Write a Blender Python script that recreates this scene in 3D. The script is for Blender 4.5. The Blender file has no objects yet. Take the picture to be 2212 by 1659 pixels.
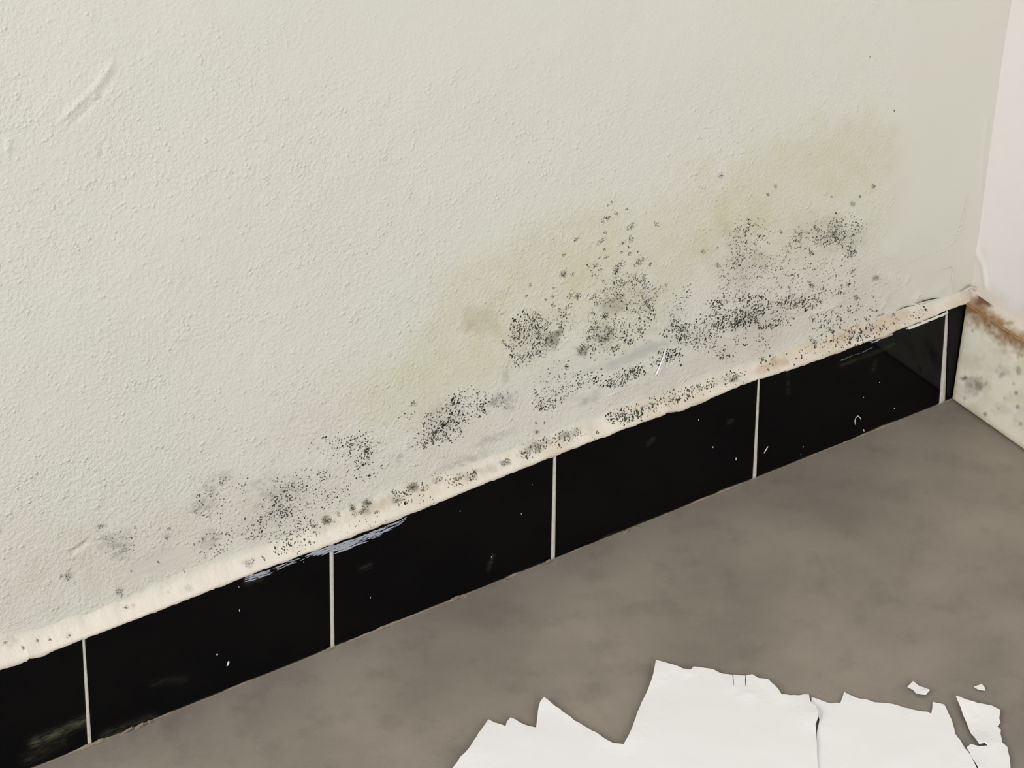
import bpy, math, random
import numpy as np
from mathutils import Vector, Euler
from mathutils.bvhtree import BVHTree
from mathutils.geometry import delaunay_2d_cdt

random.seed(7)
rng = np.random.default_rng(7)
S = bpy.context.scene
C = S.collection

# ------------------------------------------------------------------ camera
FPX = 5000.0
CAM = np.array([-0.6238, -1.8079, 1.7183])
EUL = (0.9791, -0.0009, -0.5706)
cd = bpy.data.cameras.new('camera')
cd.sensor_fit = 'HORIZONTAL'; cd.sensor_width = 36.0; cd.lens = FPX / 2212 * 36.0
cd.clip_start = 0.05; cd.clip_end = 50
cam = bpy.data.objects.new('camera', cd); C.objects.link(cam)
cam.location = CAM; cam.rotation_euler = EUL
S.camera = cam

# ------------------------------------------------------------------ light
w = bpy.data.worlds.new('world'); S.world = w; w.use_nodes = True
w.node_tree.nodes['Background'].inputs[0].default_value = (0.98, 0.985, 0.985, 1)
w.node_tree.nodes['Background'].inputs[1].default_value = 0.42
def area(name, loc, target, sx, sy, power, col):
    l = bpy.data.lights.new(name, 'AREA'); l.shape = 'RECTANGLE'; l.size = sx; l.size_y = sy
    l.energy = power; l.color = col
    o = bpy.data.objects.new(name, l); C.objects.link(o); o.location = loc
    o.rotation_euler = (Vector(target) - Vector(loc)).to_track_quat('-Z', 'Y').to_euler()
area('window_daylight', (-2.5, -0.80, 1.9), (0.7, 0.0, 0.3), 0.9, 1.2, 57, (0.985, 0.985, 0.98))
area('rear_fill', (0.0, -3.4, 1.5), (0.6, 0.0, 0.35), 1.6, 1.4, 53, (0.985, 0.985, 0.98))  # unseen fill light added behind the camera to brighten the wall
S.view_settings.view_transform = 'Standard'; S.view_settings.look = 'None'
S.view_settings.exposure = 0.0; S.view_settings.gamma = 1.0; S.view_settings.use_curve_mapping = False

# ------------------------------------------------------------------ helpers
ROT = np.array(Euler(EUL, 'XYZ').to_matrix())
def ray(px, py):
    d = ROT @ np.array([(px - 1106) / FPX, -(py - 829.5) / FPX, -1.0])
    return d / np.linalg.norm(d)
def at(px, py, axis, val):
    """the point of the plane (axis = val) that the photograph shows at a pixel"""
    d = ray(px, py); t = (val - CAM[axis]) / d[axis]
    return CAM + d * t
def proj(P):
    Q = (np.asarray(P) - CAM) @ ROT
    return 1106 + FPX * Q[:, 0] / -Q[:, 2], 829.5 - FPX * Q[:, 1] / -Q[:, 2]
def lin(r, g, b):
    f = lambda c: (c / 255 / 12.92) if c <= 10 else ((c / 255 + 0.055) / 1.055) ** 2.4
    return np.array([f(r), f(g), f(b)])
_lat = rng.random((64, 64))
def vnoise(x, y):
    x = np.asarray(x, float); y = np.asarray(y, float)
    xi = np.floor(x).astype(int); yi = np.floor(y).astype(int)
    fx = x - xi; fy = y - yi; fx = fx * fx * (3 - 2 * fx); fy = fy * fy * (3 - 2 * fy)
    g = lambda a, b: _lat[a % 64, b % 64]
    return (g(xi, yi) * (1 - fx) + g(xi + 1, yi) * fx) * (1 - fy) + (g(xi, yi + 1) * (1 - fx) + g(xi + 1, yi + 1) * fx) * fy
def fbm(x, y, o=4):
    s = 0; a = .5; n = 0
    for k in range(o):
        s = s + a * vnoise(x * 2 ** k + 11.3 * k, y * 2 ** k + 5.7 * k); n += a; a *= .5
    return s / n
def sstep(a, b, x):
    t = np.clip((x - a) / (b - a), 0, 1); return t * t * (3 - 2 * t)
def in_poly(px, py, poly):
    r = np.zeros(np.shape(px), bool); n = len(poly); j = n - 1
    for i in range(n):
        xi, yi = poly[i]; xj, yj = poly[j]
        c = ((yi > py) != (yj > py)) & (px < (xj - xi) * (py - yi) / (yj - yi + 1e-12) + xi)
        r ^= c; j = i
    return r
def poly_dist(px, py, pts, closed=False):
    d = np.full(np.shape(px), 1e9); t_all = np.zeros(np.shape(px))
    n = len(pts)
    for i in range(n if closed else n - 1):
        a = np.array(pts[i], float); b = np.array(pts[(i + 1) % n], float); v = b - a
        t = np.clip(((px - a[0]) * v[0] + (py - a[1]) * v[1]) / (v @ v + 1e-12), 0, 1)
        e = np.hypot(px - a[0] - t * v[0], py - a[1] - t * v[1])
        m = e < d; d = np.where(m, e, d); t_all = np.where(m, (i + t) / (n - 1), t_all)
    return d, t_all

def mesh_obj(name, verts, faces, mat=None, parent=None, cols=None, attrs=None, smooth=True):
    me = bpy.data.meshes.new(name)
    me.from_pydata([tuple(map(float, v)) for v in verts] if not isinstance(verts, np.ndarray) else verts.tolist(), [], faces if isinstance(faces, list) else faces.tolist())
    if cols is not None:
        ca = me.color_attributes.new('paint', 'FLOAT_COLOR', 'POINT')
        c4 = np.ones((len(verts), 4)); c4[:, :3] = cols
        ca.data.foreach_set('color', c4.ravel())
    for k, v in (attrs or {}).items():
        a = me.attributes.new(k, 'FLOAT', 'POINT'); a.data.foreach_set('value', np.asarray(v, float))
    if smooth: me.polygons.foreach_set('use_smooth', [True] * len(me.polygons))
    me.update()
    o = bpy.data.objects.new(name, me); C.objects.link(o)
    if mat: me.materials.append(mat)
    if parent: o.parent = parent
    return o
def grid_faces(nu, nv):
    i = np.arange(nu - 1)[:, None] * nv + np.arange(nv - 1)[None, :]
    i = i.ravel()
    return np.stack([i, i + nv, i + nv + 1, i + 1], 1)
def tag(o, label=None, cat=None, group=None, kind=None):
    for k, v in (('label', label), ('category', cat), ('group', group), ('kind', kind)):
        if v: o[k] = v
    return o

# ------------------------------------------------------------------ materials
class NT:
    def __init__(s, name):
        s.m = bpy.data.materials.new(name); s.m.use_nodes = True; s.t = s.m.node_tree
        s.b = s.t.nodes['Principled BSDF']
    def n(s, typ, **kw):
        o = s.t.nodes.new(typ)
        for k, v in kw.items():
            if k in o.inputs: o.inputs[k].default_value = v
            else: setattr(o, k, v)
        return o
    def l(s, a, b): s.t.links.new(a, b)
    def attr(s, name): return s.n('ShaderNodeAttribute', attribute_name=name)
    def obj(s): return s.n('ShaderNodeTexCoord').outputs['Object']
    def math(s, op, a, b):
        o = s.n('ShaderNodeMath', operation=op)
        for i, v in enumerate((a, b)):
            if isinstance(v, (int, float)): o.inputs[i].default_value = v
            else: s.l(v, o.inputs[i])
        return o.outputs[0]
    def mix(s, f, a, b, blend='MIX'):
        o = s.n('ShaderNodeMix', data_type='RGBA', blend_type=blend)
        for i, v in ((0, f), (6, a), (7, b)):
            if isinstance(v, (int, float)): o.inputs[i].default_value = v
            elif isinstance(v, (tuple, list, np.ndarray)): o.inputs[i].default_value = (*v[:3], 1)
            else: s.l(v, o.inputs[i])
        return o.outputs[2]
    def noise(s, vec, scale, detail=4, rough=.5):
        o = s.n('ShaderNodeTexNoise', Scale=scale, Detail=detail, Roughness=rough); s.l(vec, o.inputs['Vector']); return o.outputs['Fac']
    def ramp(s, f, a, b):
        o = s.n('ShaderNodeMapRange'); o.inputs[1].default_value = a; o.inputs[2].default_value = b; o.clamp = True
        s.l(f, o.inputs[0]); return o.outputs[0]
    def bump(s, h, dist, strength=1.0):
        o = s.n('ShaderNodeBump'); o.inputs['Distance'].default_value = dist
        if isinstance(strength, (int, float)): o.inputs['Strength'].default_value = strength
        else: s.l(strength, o.inputs['Strength'])
        s.l(h, o.inputs['Height']); s.l(o.outputs[0], s.b.inputs['Normal'])
    def set(s, col=None, rough=None, spec=None, **kw):
        if col is not None: s.b.inputs['Base Color'].default_value = (*col, 1)
        if rough is not None: s.b.inputs['Roughness'].default_value = rough
        if spec is not None: s.b.inputs['Specular IOR Level'].default_value = spec
        return s

def mat_wall():
    k = NT('painted_plaster').set(rough=.72, spec=.3)
    v = k.obj(); at_ = k.attr('paint'); r_ = k.attr('relief')
    fine = k.noise(v, 900, 2)
    k.l(k.mix(k.math('MULTIPLY', k.ramp(fine, .3, .7), .05), at_.outputs['Color'], (.50, .49, .46)), k.b.inputs['Base Color'])
    n1 = k.noise(v, 230, 3, .55); n2 = k.noise(v, 60, 3, .5); n3 = k.noise(v, 560, 2)
    vo = k.n('ShaderNodeTexVoronoi', Scale=165.0, Randomness=1.0); k.l(v, vo.inputs['Vector'])
    blob = k.math('MULTIPLY', k.math('SUBTRACT', 1.0, k.ramp(vo.outputs['Distance'], .05, .42)), k.ramp(k.noise(v, 60, 2), .5, .66))
    h = k.math('ADD', k.math('ADD', k.math('MULTIPLY', n1, .72), k.math('MULTIPLY', n2, .45)), k.math('ADD', k.math('MULTIPLY', blob, .60), k.math('MULTIPLY', n3, .22)))
    k.bump(h, .0016, r_.outputs['Fac'])
    return k.m
def mat_attr(name, rough=.6, spec=.3, bump=0, scale=300):
    k = NT(name).set(rough=rough, spec=spec)
    k.l(k.attr('paint').outputs['Color'], k.b.inputs['Base Color'])
    if bump: k.bump(k.noise(k.obj(), scale, 3), bump)
    return k.m
def mat_tile():
    k = NT('polished_black_tile').set(rough=.035, spec=.12)
    v = k.obj()
    st = k.n('ShaderNodeMapping'); st.inputs['Scale'].default_value = (1, 1, 5); k.l(v, st.inputs['Vector'])
    s = k.math('MULTIPLY', k.attr('smear').outputs['Fac'], k.ramp(k.noise(st.outputs[0], 60, 5, .65), .35, .7))
    haze = k.math('MULTIPLY', k.ramp(k.noise(v, 16, 4, .6), .5, .8), .25)
    c0 = k.mix(haze, (.0016, .0017, .0021), (.004, .0042, .005))
    k.l(k.mix(s, c0, lin(120, 116, 98)), k.b.inputs['Base Color'])
    k.l(k.math('ADD', .03, k.math('MULTIPLY', s, .6)), k.b.inputs['Roughness'])
    return k.m
def mat_floor():
    k = NT('grey_brown_floor').set(rough=.55, spec=.25)
    v = k.obj()
    a = k.noise(v, 5.0, 5, .55); b = k.noise(v, 17, 5, .6); c = k.noise(v, 700, 2)
    c1 = k.mix(k.ramp(a, .32, .68), lin(124, 115, 106), lin(149, 140, 128))
    c2 = k.mix(k.math('MULTIPLY', k.ramp(b, .52, .75), .45), c1, lin(104, 96, 88))
    c3 = k.mix(k.math('MULTIPLY', k.ramp(c, .3, .7), .10), c2, lin(160, 150, 138))
    k.l(c3, k.b.inputs['Base Color'])
    k.bump(c, .0002)
    return k.m
def mat_plain(name, col, rough=.7, var=.15, scale=80, bump=.0004):
    k = NT(name).set(rough=rough, spec=.25)
    v = k.obj(); n = k.noise(v, scale, 4)
    k.l(k.mix(k.math('MULTIPLY', k.ramp(n, .35, .7), var), col, tuple(c * .55 for c in col)), k.b.inputs['Base Color'])
    if bump: k.bump(k.noise(v, scale * 4, 3), bump)
    return k.m
M_WALL = mat_wall()
M_CAULK = mat_attr('white_sealant', .5, .4, .0006, 260)
M_RTILE = mat_attr('stained_white_tile', .38, .45, .0002, 120)
M_TILE = mat_tile()
M_FLOOR = mat_floor()
M_GROUT = mat_plain('white_grout', tuple(lin(206, 202, 194)), .8, .35, 160)
M_DIRT = mat_plain('tan_grout', tuple(lin(142, 129, 112)), .85, .5, 120)
M_FLAKE = mat_plain('white_paint_flake', tuple(lin(236, 235, 233)), .6, .02, 60, .0001)
M_FLECK = mat_plain('white_paint_fleck', tuple(lin(225, 222, 216)), .6, .1, 200, 0)
M_SMEAR = mat_plain('bluish_white_paint', tuple(lin(164, 168, 180)), .6, .4, 200, 0)
M_SCUFF = mat_plain('grey_scuff', tuple(lin(88, 90, 92)), .6, .4, 200, 0)
M_RIDGE_0 = mat_plain('folded_sealant', tuple(lin(214, 206, 194)), .6, .3, 90, .0003)
M_MOLD = mat_attr('black_mold', .9, .1)

WY = 0.012          # wall plane; tile faces lie at y = 0
ZT = 0.1482         # height of the tiles

# ------------------------------------------------------------------ stains: (px, py, rx, ry, tilt deg, colour, strength), as seen on the surfaces
OLIVE = lin(112, 98, 58); GREY = lin(84, 82, 76); BROWN = lin(120, 92, 58); DARK = lin(52, 52, 48); BLUE = lin(186, 188, 180)
SOFT = []
def soft(x, y, rx, ry, ang=-20, col=GREY, s=.3): SOFT.append((x, y, rx, ry, ang, col, s))
YEL = lin(196, 189, 146)
for a in [(1030, 640, 95, 75, -25, .42), (1180, 570, 130, 75, -25, .40), (1330, 560, 160, 100, -15, .48), (1520, 480, 150, 100, -25, .45), (1700, 400, 170, 95, -25, .45),
          (1840, 330, 110, 75, 0, .42), (1870, 420, 90, 90, 0, .33), (1660, 520, 160, 70, 0, .30), (1150, 680, 130, 80, -25, .34), (1000, 760, 130, 75, -25, .36),
          (890, 850, 120, 70, -25, .26), (1340, 690, 110, 80, -25, .32), (760, 860, 80, 60, 0, .12)]:
    soft(a[0], a[1], a[2] * 1.1, a[3] * 1.12, a[4], YEL, a[5] * .56)
for a in [(900, 830, 130, 75, -20, .20), (1040, 800, 90, 60, -20, .14)]: soft(*a[:5], lin(190, 196, 150), a[5])
soft(1030, 688, 36, 34, 0, lin(150, 134, 84), .22); soft(1022, 705, 34, 14, 0, lin(150, 134, 84), .15); soft(1060, 690, 16, 30, 0, lin(150, 134, 84), .12)
soft(930, 715, 22, 22, 0, lin(150, 130, 84), .13)
PINK = lin(196, 176, 164)
for a in [(60, 390, 60, 90, 0, .12), (90, 1180, 130, 80, 0, .32), (280, 1190, 140, 70, -20, .38), (480, 1110, 130, 80, -30, .38), (640, 1100, 120, 70, -30, .34), (650, 940, 110, 40, -25, .22),
          (960, 920, 90, 60, -30, .36), (1120, 900, 150, 50, -22, .38), (950, 1000, 120, 40, -22, .34), (1150, 735, 75, 75, 0, .34), (1330, 700, 90, 80, -20, .18), (1600, 620, 150, 110, -10, .42),
          (1780, 570, 130, 110, 0, .40), (1700, 700, 180, 60, -18, .46), (1560, 760, 150, 40, -20, .46), (1420, 830, 160, 30, -22, .40), (1880, 620, 70, 100, 0, .35), (1940, 420, 30, 140, 0, .16),
          (720, 880, 150, 50, -25, .12), (330, 1230, 140, 40, -20, .30), (60, 1290, 120, 60, -18, .36), (780, 1020, 100, 50, -20, .20)]:
    soft(*a[:5], PINK, a[5] * .40)
# grey veils of mold
for a in [(1082, 862, 26, 12, -25, .62), (1096, 878, 16, 16, 40, .42), (1075, 868, 40, 8, -25, .25), (1093, 812, 7, 22, 15, .24), (865, 993, 8, 10, 0, .40), (1261, 868, 40, 8, -20, .32), (1285, 855, 10, 14, 0, .25),
          (1071, 944, 44, 10, -20, .22), (1010, 992, 60, 9, -20, .26), (560, 1040, 30, 14, -30, .26), (440, 1090, 34, 20, -40, .30), (470, 1040, 34, 14, -30, .26), (600, 1060, 44, 22, -30, .18), (255, 1174, 34, 28, 0, .30),
          (255, 1190, 14, 20, 10, .24), (146, 1247, 14, 12, 0, .35), (217, 1136, 12, 8, 0, .4), (361, 1158, 6, 10, 20, .3), (258, 1276, 12, 8, 0, .32), (407, 1271, 10, 8, 0, .3), (16, 1386, 16, 10, 0, .3), (455, 1165, 24, 16, -30, .3),
          (50, 1400, 4, 4, 0, .5), (81, 1385, 4, 4, 0, .5), (108, 1382, 5, 4, 0, .4), (149, 1374, 7, 6, 0, .42), (271, 1312, 8, 5, 0, .35), (288, 1309, 5, 5, 0, .3), (538, 1216, 16, 10, 0, .3), (363, 1277, 4, 3, 0, .4),
          (1150, 735, 45, 50, 0, .14), (960, 905, 60, 36, -35, .15), (1350, 640, 60, 50, -20, .14), (1600, 560, 60, 70, 0, .13), (1800, 510, 60, 40, 0, .17), (1640, 680, 100, 26, -15, .16), (1500, 720, 70, 24, -10, .13),
          (600, 1100, 100, 40, -30, .12), (1588, 818, 13, 9, 0, .4), (1560, 822, 30, 9, -18, .2), (1350, 893, 40, 12, -20, .2), (1150, 968, 34, 11, -22, .62), (1222, 940, 28, 9, -18, .55), (1093, 998, 18, 9, -20, .55), (1010, 1030, 30, 10, -20, .42), (1050, 1015, 50, 8, -20, .3),
          (946, 1038, 12, 7, 0, .36), (1160, 933, 5, 4, 0, .5), (1550, 571, 6, 7, 0, .5), (1892, 601, 7, 6, -30, .6), (1842, 441, 6, 5, 0, .4), (1557, 379, 7, 6, 0, .35), (1675, 400, 4, 5, 0, .25), (1519, 544, 5, 5, 0, .4),
          (1659, 420, 3, 4, 0, .35), (1887, 402, 4, 4, 0, .4), (597, 852, 5, 4, 0, .25), (892, 870, 6, 7, 0, .5), (835, 918, 6, 4, 0, .18), (1440, 845, 50, 10, -18, .12), (1850, 722, 60, 10, -18, .18), (1420, 868, 40, 8, -18, .18)]:
    soft(*a[:5], GREY, a[5])
for a in [(1195, 736, 13, 18, 20, .55), (1206, 716, 9, 7, -30, .60), (1258, 756, 13, 12, 0, .60), (1306, 732, 14, 9, 0, .45), (1326, 660, 26, 20, -20, .26), (1300, 720, 34, 26, -30, .22), (1216, 593, 7, 6, 0, .55), (706, 1124, 10, 10, 0, .62),
          (892, 1053, 13, 9, 0, .66), (793, 1086, 13, 10, 0, .6), (785, 1105, 12, 7, 0, .5), (761, 1097, 7, 7, 0, .5), (858, 1080, 16, 6, -20, .36), (700, 1140, 40, 10, -20, .16), (820, 1090, 40, 14, -20, .2)]:
    soft(*a[:5], lin(88, 78, 50), a[5])
# grey-blue skim smears and rust on the sealant
for a in [(1350, 775, 66, 13, -24, .75), (1410, 750, 44, 14, -18, .85), (1280, 795, 50, 9, -24, .4), (1240, 860, 36, 9, -10, .4), (1640, 690, 40, 10, -22, .35), (1450, 680, 46, 22, -30, .34), (1230, 790, 120, 22, -24, .2), (2000, 560, 60, 60, 0, .25), (330, 1215, 50, 22, -20, .25)]:
    soft(*a[:5], BLUE, a[5])
for a in [(1682, 784, 24, 13, -10, .55), (1650, 797, 22, 7, -18, .36), (1500, 846, 60, 12, -20, .12), (1840, 728, 70, 14, -18, .20), (1000, 1035, 80, 12, -22, .14), (800, 1100, 70, 14, -22, .2), (1930, 690, 40, 12, -18, .22)]:
    soft(*a[:5], lin(170, 138, 92), a[5])
def tint(px, py, base):
    out = np.array(base, float) * np.ones((len(px), 3))
    wob = (fbm(px / 40, py / 40, 4) - .5); wob2 = fbm(px / 9 + 7, py / 9 + 3, 3) - .5; hf = fbm(px / 11 + 31, py / 8 + 17, 3)
    for (x, y, rx, ry, ang, col, s) in SOFT:
        m = (np.abs(px - x) < 2.6 * max(rx, ry)) & (np.abs(py - y) < 2.6 * max(rx, ry))
        if not m.any(): continue
        a = math.radians(ang); dx = px[m] - x; dy = py[m] - y
        u = (dx * math.cos(a) + dy * math.sin(a)) / rx; v = (-dx * math.sin(a) + dy * math.cos(a)) / ry
        small = min(rx, ry) < 30
        d = np.sqrt(u * u + v * v) + wob[m] * (1.0 if not small else .5) + wob2[m] * (.25 if not small else 1.3)
        f = (s * (1 - sstep(.35, 1.45, d)))[:, None]
        if col is GREY and 5 < min(rx, ry) < 60: f = f * np.clip(.15 + 2.6 * (hf[m] - .25), 0, 1.3)[:, None] * .85
        out[m] = out[m] * (1 - f) + col * f
    return out

# ------------------------------------------------------------------ walls
WALLC = lin(214, 213, 202)
CX = 1.2476
LEAN = math.tan(math.radians(.4))
def fine_axis(a, b, step, lo, hi, n=6):
    return np.concatenate([np.linspace(lo, a, n)[:-1], np.arange(a, b, step), np.linspace(b, hi, n)])
RELIEF = [  # raised strokes of plaster: polyline, half-width px, height m
    ([(246, 132), (205, 190), (170, 222), (130, 262)], 3.2, .0011), ([(254, 150), (218, 205), (150, 275)], 3.0, -.0007), ([(207, 206), (203, 213)], 6, .0014),
    ([(1962, 596), (1958, 612)], 3.0, .0013), ([(1905, 668), (1912, 645), (1925, 632)], 4, .0013), ([(1972, 655), (1985, 632), (1996, 640), (2004, 655)], 5, .0014), ([(2010, 640), (2050, 615), (2062, 640)], 8, .0009),
    ([(1640, 700), (1690, 672), (1760, 676), (1826, 648)], 4.0, .0012), ([(1720, 648), (1735, 632), (1752, 622)], 2.5, .0007), ([(1560, 715), (1600, 702), (1680, 665)], 5, .0008),
    ([(1200, 818), (1330, 778), (1420, 738), (1460, 736)], 5, .0006), ([(1240, 862), (1290, 838), (1400, 805), (1500, 770)], 3, .0006), ([(150, 1196), (172, 1182), (192, 1164)], 2.2, -.0016), ([(260, 1250), (330, 1225), (400, 1195)], 3, .0006),
    ([(20, 300), (15, 330)], 3, .0010), ([(222, 310), (222, 335), (215, 345)], 2.0, -.0008), ([(2135, 250), (2125, 320), (2118, 420)], 3.5, .0010), ([(1420, 812), (1360, 845), (1290, 872)], 3, .0005), ([(1040, 950), (1100, 925), (1170, 900)], 3, .0004)]
def wall_back():
    xs = fine_axis(-.25, CX - .0005, .0025, -1.6, CX + .004); zs = fine_axis(.115, .80, .0025, -.01, 2.4)
    X, Z = np.meshgrid(xs, zs, indexing='ij'); X = X.ravel(); Z = Z.ravel()
    P = np.stack([X, np.full_like(X, WY), Z], 1)
    px, py = proj(P)
    skim = sstep(1915, 1965, px + (fbm(px / 50, py / 50) - .5) * 60 + (py - 300) * .06 * (py < 600))      # smooth re-plastered strip by the corner
    for pl, hw in (([(1236, 807), (1336, 772), (1412, 738), (1456, 739)], 16), ([(1230, 865), (1290, 850)], 10), ([(280, 1240), (400, 1195)], 14), ([(1620, 700), (1690, 672)], 10)):
        d, _ = poly_dist(px, py, pl); skim = np.maximum(skim, 1 - sstep(hw * .6, hw * 1.5, d))
    top = sstep(500, 0, py) * sstep(300, 1200, px) * .55 + .35 * sstep(250, 0, py)
    rel = (1 - .93 * skim) * (1 - np.clip(top, 0, .7)) * (.55 + .8 * fbm(px / 130, py / 130, 3))
    rel *= 1 + .35 * sstep(800, 1100, py)
    h = (fbm(X * 7, Z * 7, 3) - .5) * .0025 + (fbm(X * 45, Z * 45, 2) - .5) * .0004 * (1 - skim)
    for pl, hw, amp in RELIEF:
        x0, x1 = min(q[0] for q in pl) - 20, max(q[0] for q in pl) + 20; y0, y1 = min(q[1] for q in pl) - 20, max(q[1] for q in pl) + 20
        m = (px > x0) & (px < x1) & (py > y0) & (py < y1)
        if not m.any(): continue
        d, t = poly_dist(px[m], py[m], pl); hh = max(hw, 3.0)
        h[m] += (2.0 if x1 < 320 else .75) * amp * np.exp(-(d / hh) ** 2) * np.clip(np.minimum(t, 1 - t) * 6 + .35, 0, 1)
    P[:, 1] -= h
    col = tint(px, py, WALLC)
    mott = (fbm(px / 170 + 3, py / 170, 2) - .5)[:, None]
    col *= 1 + mott * np.array([.035, .0, .03])
    edge = sstep(.2, 1.0, skim)[:, None] * sstep(1850, 1990, px)[:, None]
    col = col * (1 - edge * .75) + lin(213, 211, 200) * edge * .75
    o = mesh_obj('wall_back', P, grid_faces(len(xs), len(zs))[:, ::-1], M_WALL, cols=col, attrs={'relief': np.clip(rel, 0, 2)})
    return tag(o, 'off white painted plaster wall with yellow damp stain and black mold', kind='structure')
WB = wall_back()
def wall_right():
    ys = np.concatenate([np.linspace(-1.8, -.3, 5)[:-1], np.arange(-.3, WY + .002, .0025)]); zs = fine_axis(.12, .75, .004, -.01, 2.4)
    Y, Z = np.meshgrid(ys, zs, indexing='ij'); Y = Y.ravel(); Z = Z.ravel()
    P = np.stack([CX + Z * LEAN + (fbm(Y * 9, Z * 9, 3) - .5) * .003, Y, Z], 1)
    px, py = proj(P)
    d, _ = poly_dist(px, py, [(2106, 540), (2125, 575), (2130, 620)])
    P[:, 0] -= .0016 * np.exp(-(d / 5) ** 2)
    d, _ = poly_dist(px, py, [(2104, 470), (2108, 535)]); P[:, 0] -= .0012 * np.exp(-(d / 4) ** 2)
    base = lin(230, 226, 224) * np.ones((len(px), 3))
    d, _ = poly_dist(px, py, [(2104, 560), (2112, 625), (2150, 655), (2212, 695), (2300, 745)])
    n = fbm(px / 14, py / 14, 3)
    f = (.55 * (1 - sstep(6, 34, d + (n - .5) * 30)))[:, None]
    col = base * (1 - f) + lin(214, 200, 184) * f
    o = mesh_obj('wall_right', P, grid_faces(len(ys), len(zs)), M_WALL, cols=col, attrs={'relief': np.full(len(px), .05)})
    return tag(o, 'smooth pale pinkish white wall to the right of the corner', kind='structure')
WR = wall_right()

# floor
nx, ny = 40, 40
fx = np.linspace(-2.2, CX + .01, nx); fy = np.linspace(-2.6, WY + .01, ny)
FX, FY = np.meshgrid(fx, fy, indexing='ij')
FP = np.stack([FX.ravel(), FY.ravel(), (fbm(FX.ravel() * 3, FY.ravel() * 3, 2) - .5) * .0008 - .0004], 1)
FL = tag(mesh_obj('floor', FP, grid_faces(nx, ny), M_FLOOR), 'grey brown mottled smooth floor', kind='structure')

# ------------------------------------------------------------------ black tile skirting on the back wall
BB = bpy.data.objects.new('baseboard_back', None); C.objects.link(BB)
tag(BB, 'black polished tile skirting with white grout joints below the moldy wall', kind='structure')
# joints: bottom left/right pixel and top left/right pixel of every grout line
J = [((190, 1607), (197.5, 1604), (178.5, 1380), (183, 1378)), ((715, 1398), (722.5, 1395), (712.5, 1178), (720.5, 1176)), ((1190.5, 1212), (1199, 1209), (1196, 988), (1202, 986)),
     ((1626, 1041), (1633.5, 1039), (1638, 818), (1642, 816)), ((2029, 875), (2041.5, 871), (2044, 672), (2048, 670))]
def wx(p): return at(p[0], p[1], 1, 0.0)[0]
JB = [(wx(a), wx(b), wx(c), wx(d)) for a, b, c, d in J]     # x at bottom-left, bottom-right, top-left, top-right
tiles = [(-.905, -.905, -.604, -.604), (-.6005, -.6005, -.3015, -.3015)]
left = (-.298, -.298)
for (bl, br, tl, tr) in JB:
    tiles.append((left[0], left[1], bl, tl)); left = (br, tr)
tiles.append((left[0], left[1], 1.2405, 1.2445))
SMEAR = {0: [([(80, 1603), (120, 1585), (185, 1556)], 9, .55), ([(72, 1606), (80, 1600)], 9, .5), ([(60, 1640), (130, 1600)], 14, .14)], 1: [([(330, 1476), (400, 1466)], 7, .10), ([(230, 1590), (330, 1556)], 12, .25), ([(535, 1255), (560, 1250)], 8, .3)],
         2: [([(1055, 1230), (1065, 1200)], 4, .20), ([(780, 1228), (800, 1222)], 5, .15)], 3: [([(1400, 958), (1410, 950)], 5, .18), ([(1575, 912), (1582, 908)], 4, .25)], 4: [([(1815, 790), (1930, 745)], 4, .16), ([(1885, 800), (1893, 780)], 4, .12), ([(1700, 800), (1704, 850)], 3, .10)], 5: []}
LOW = [(-260, 1552), (0, 1450), (30, 1440), (58, 1431), (62, 1424), (90, 1419), (181, 1382), (300, 1337), (420, 1290), (540, 1243), (640, 1205), (717, 1177), (800, 1146), (900, 1107), (1050, 1045), (1198, 986), (1310, 943), (1400, 909), (1425, 902), (1440, 893), (1470, 890), (1550, 856), (1600, 834), (1636, 821), (1650, 818),
       (1727, 793), (1800, 767), (1860, 744), (1886, 735), (1910, 729), (1935, 716), (1969, 703), (2010, 687), (2045, 671), (2088, 656)]
LOWW = np.array([at(x, y, 1, -.0006)[[0, 2]] for x, y in LOW])
def low_z(x): return np.interp(x, LOWW[:, 0], LOWW[:, 1])
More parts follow.
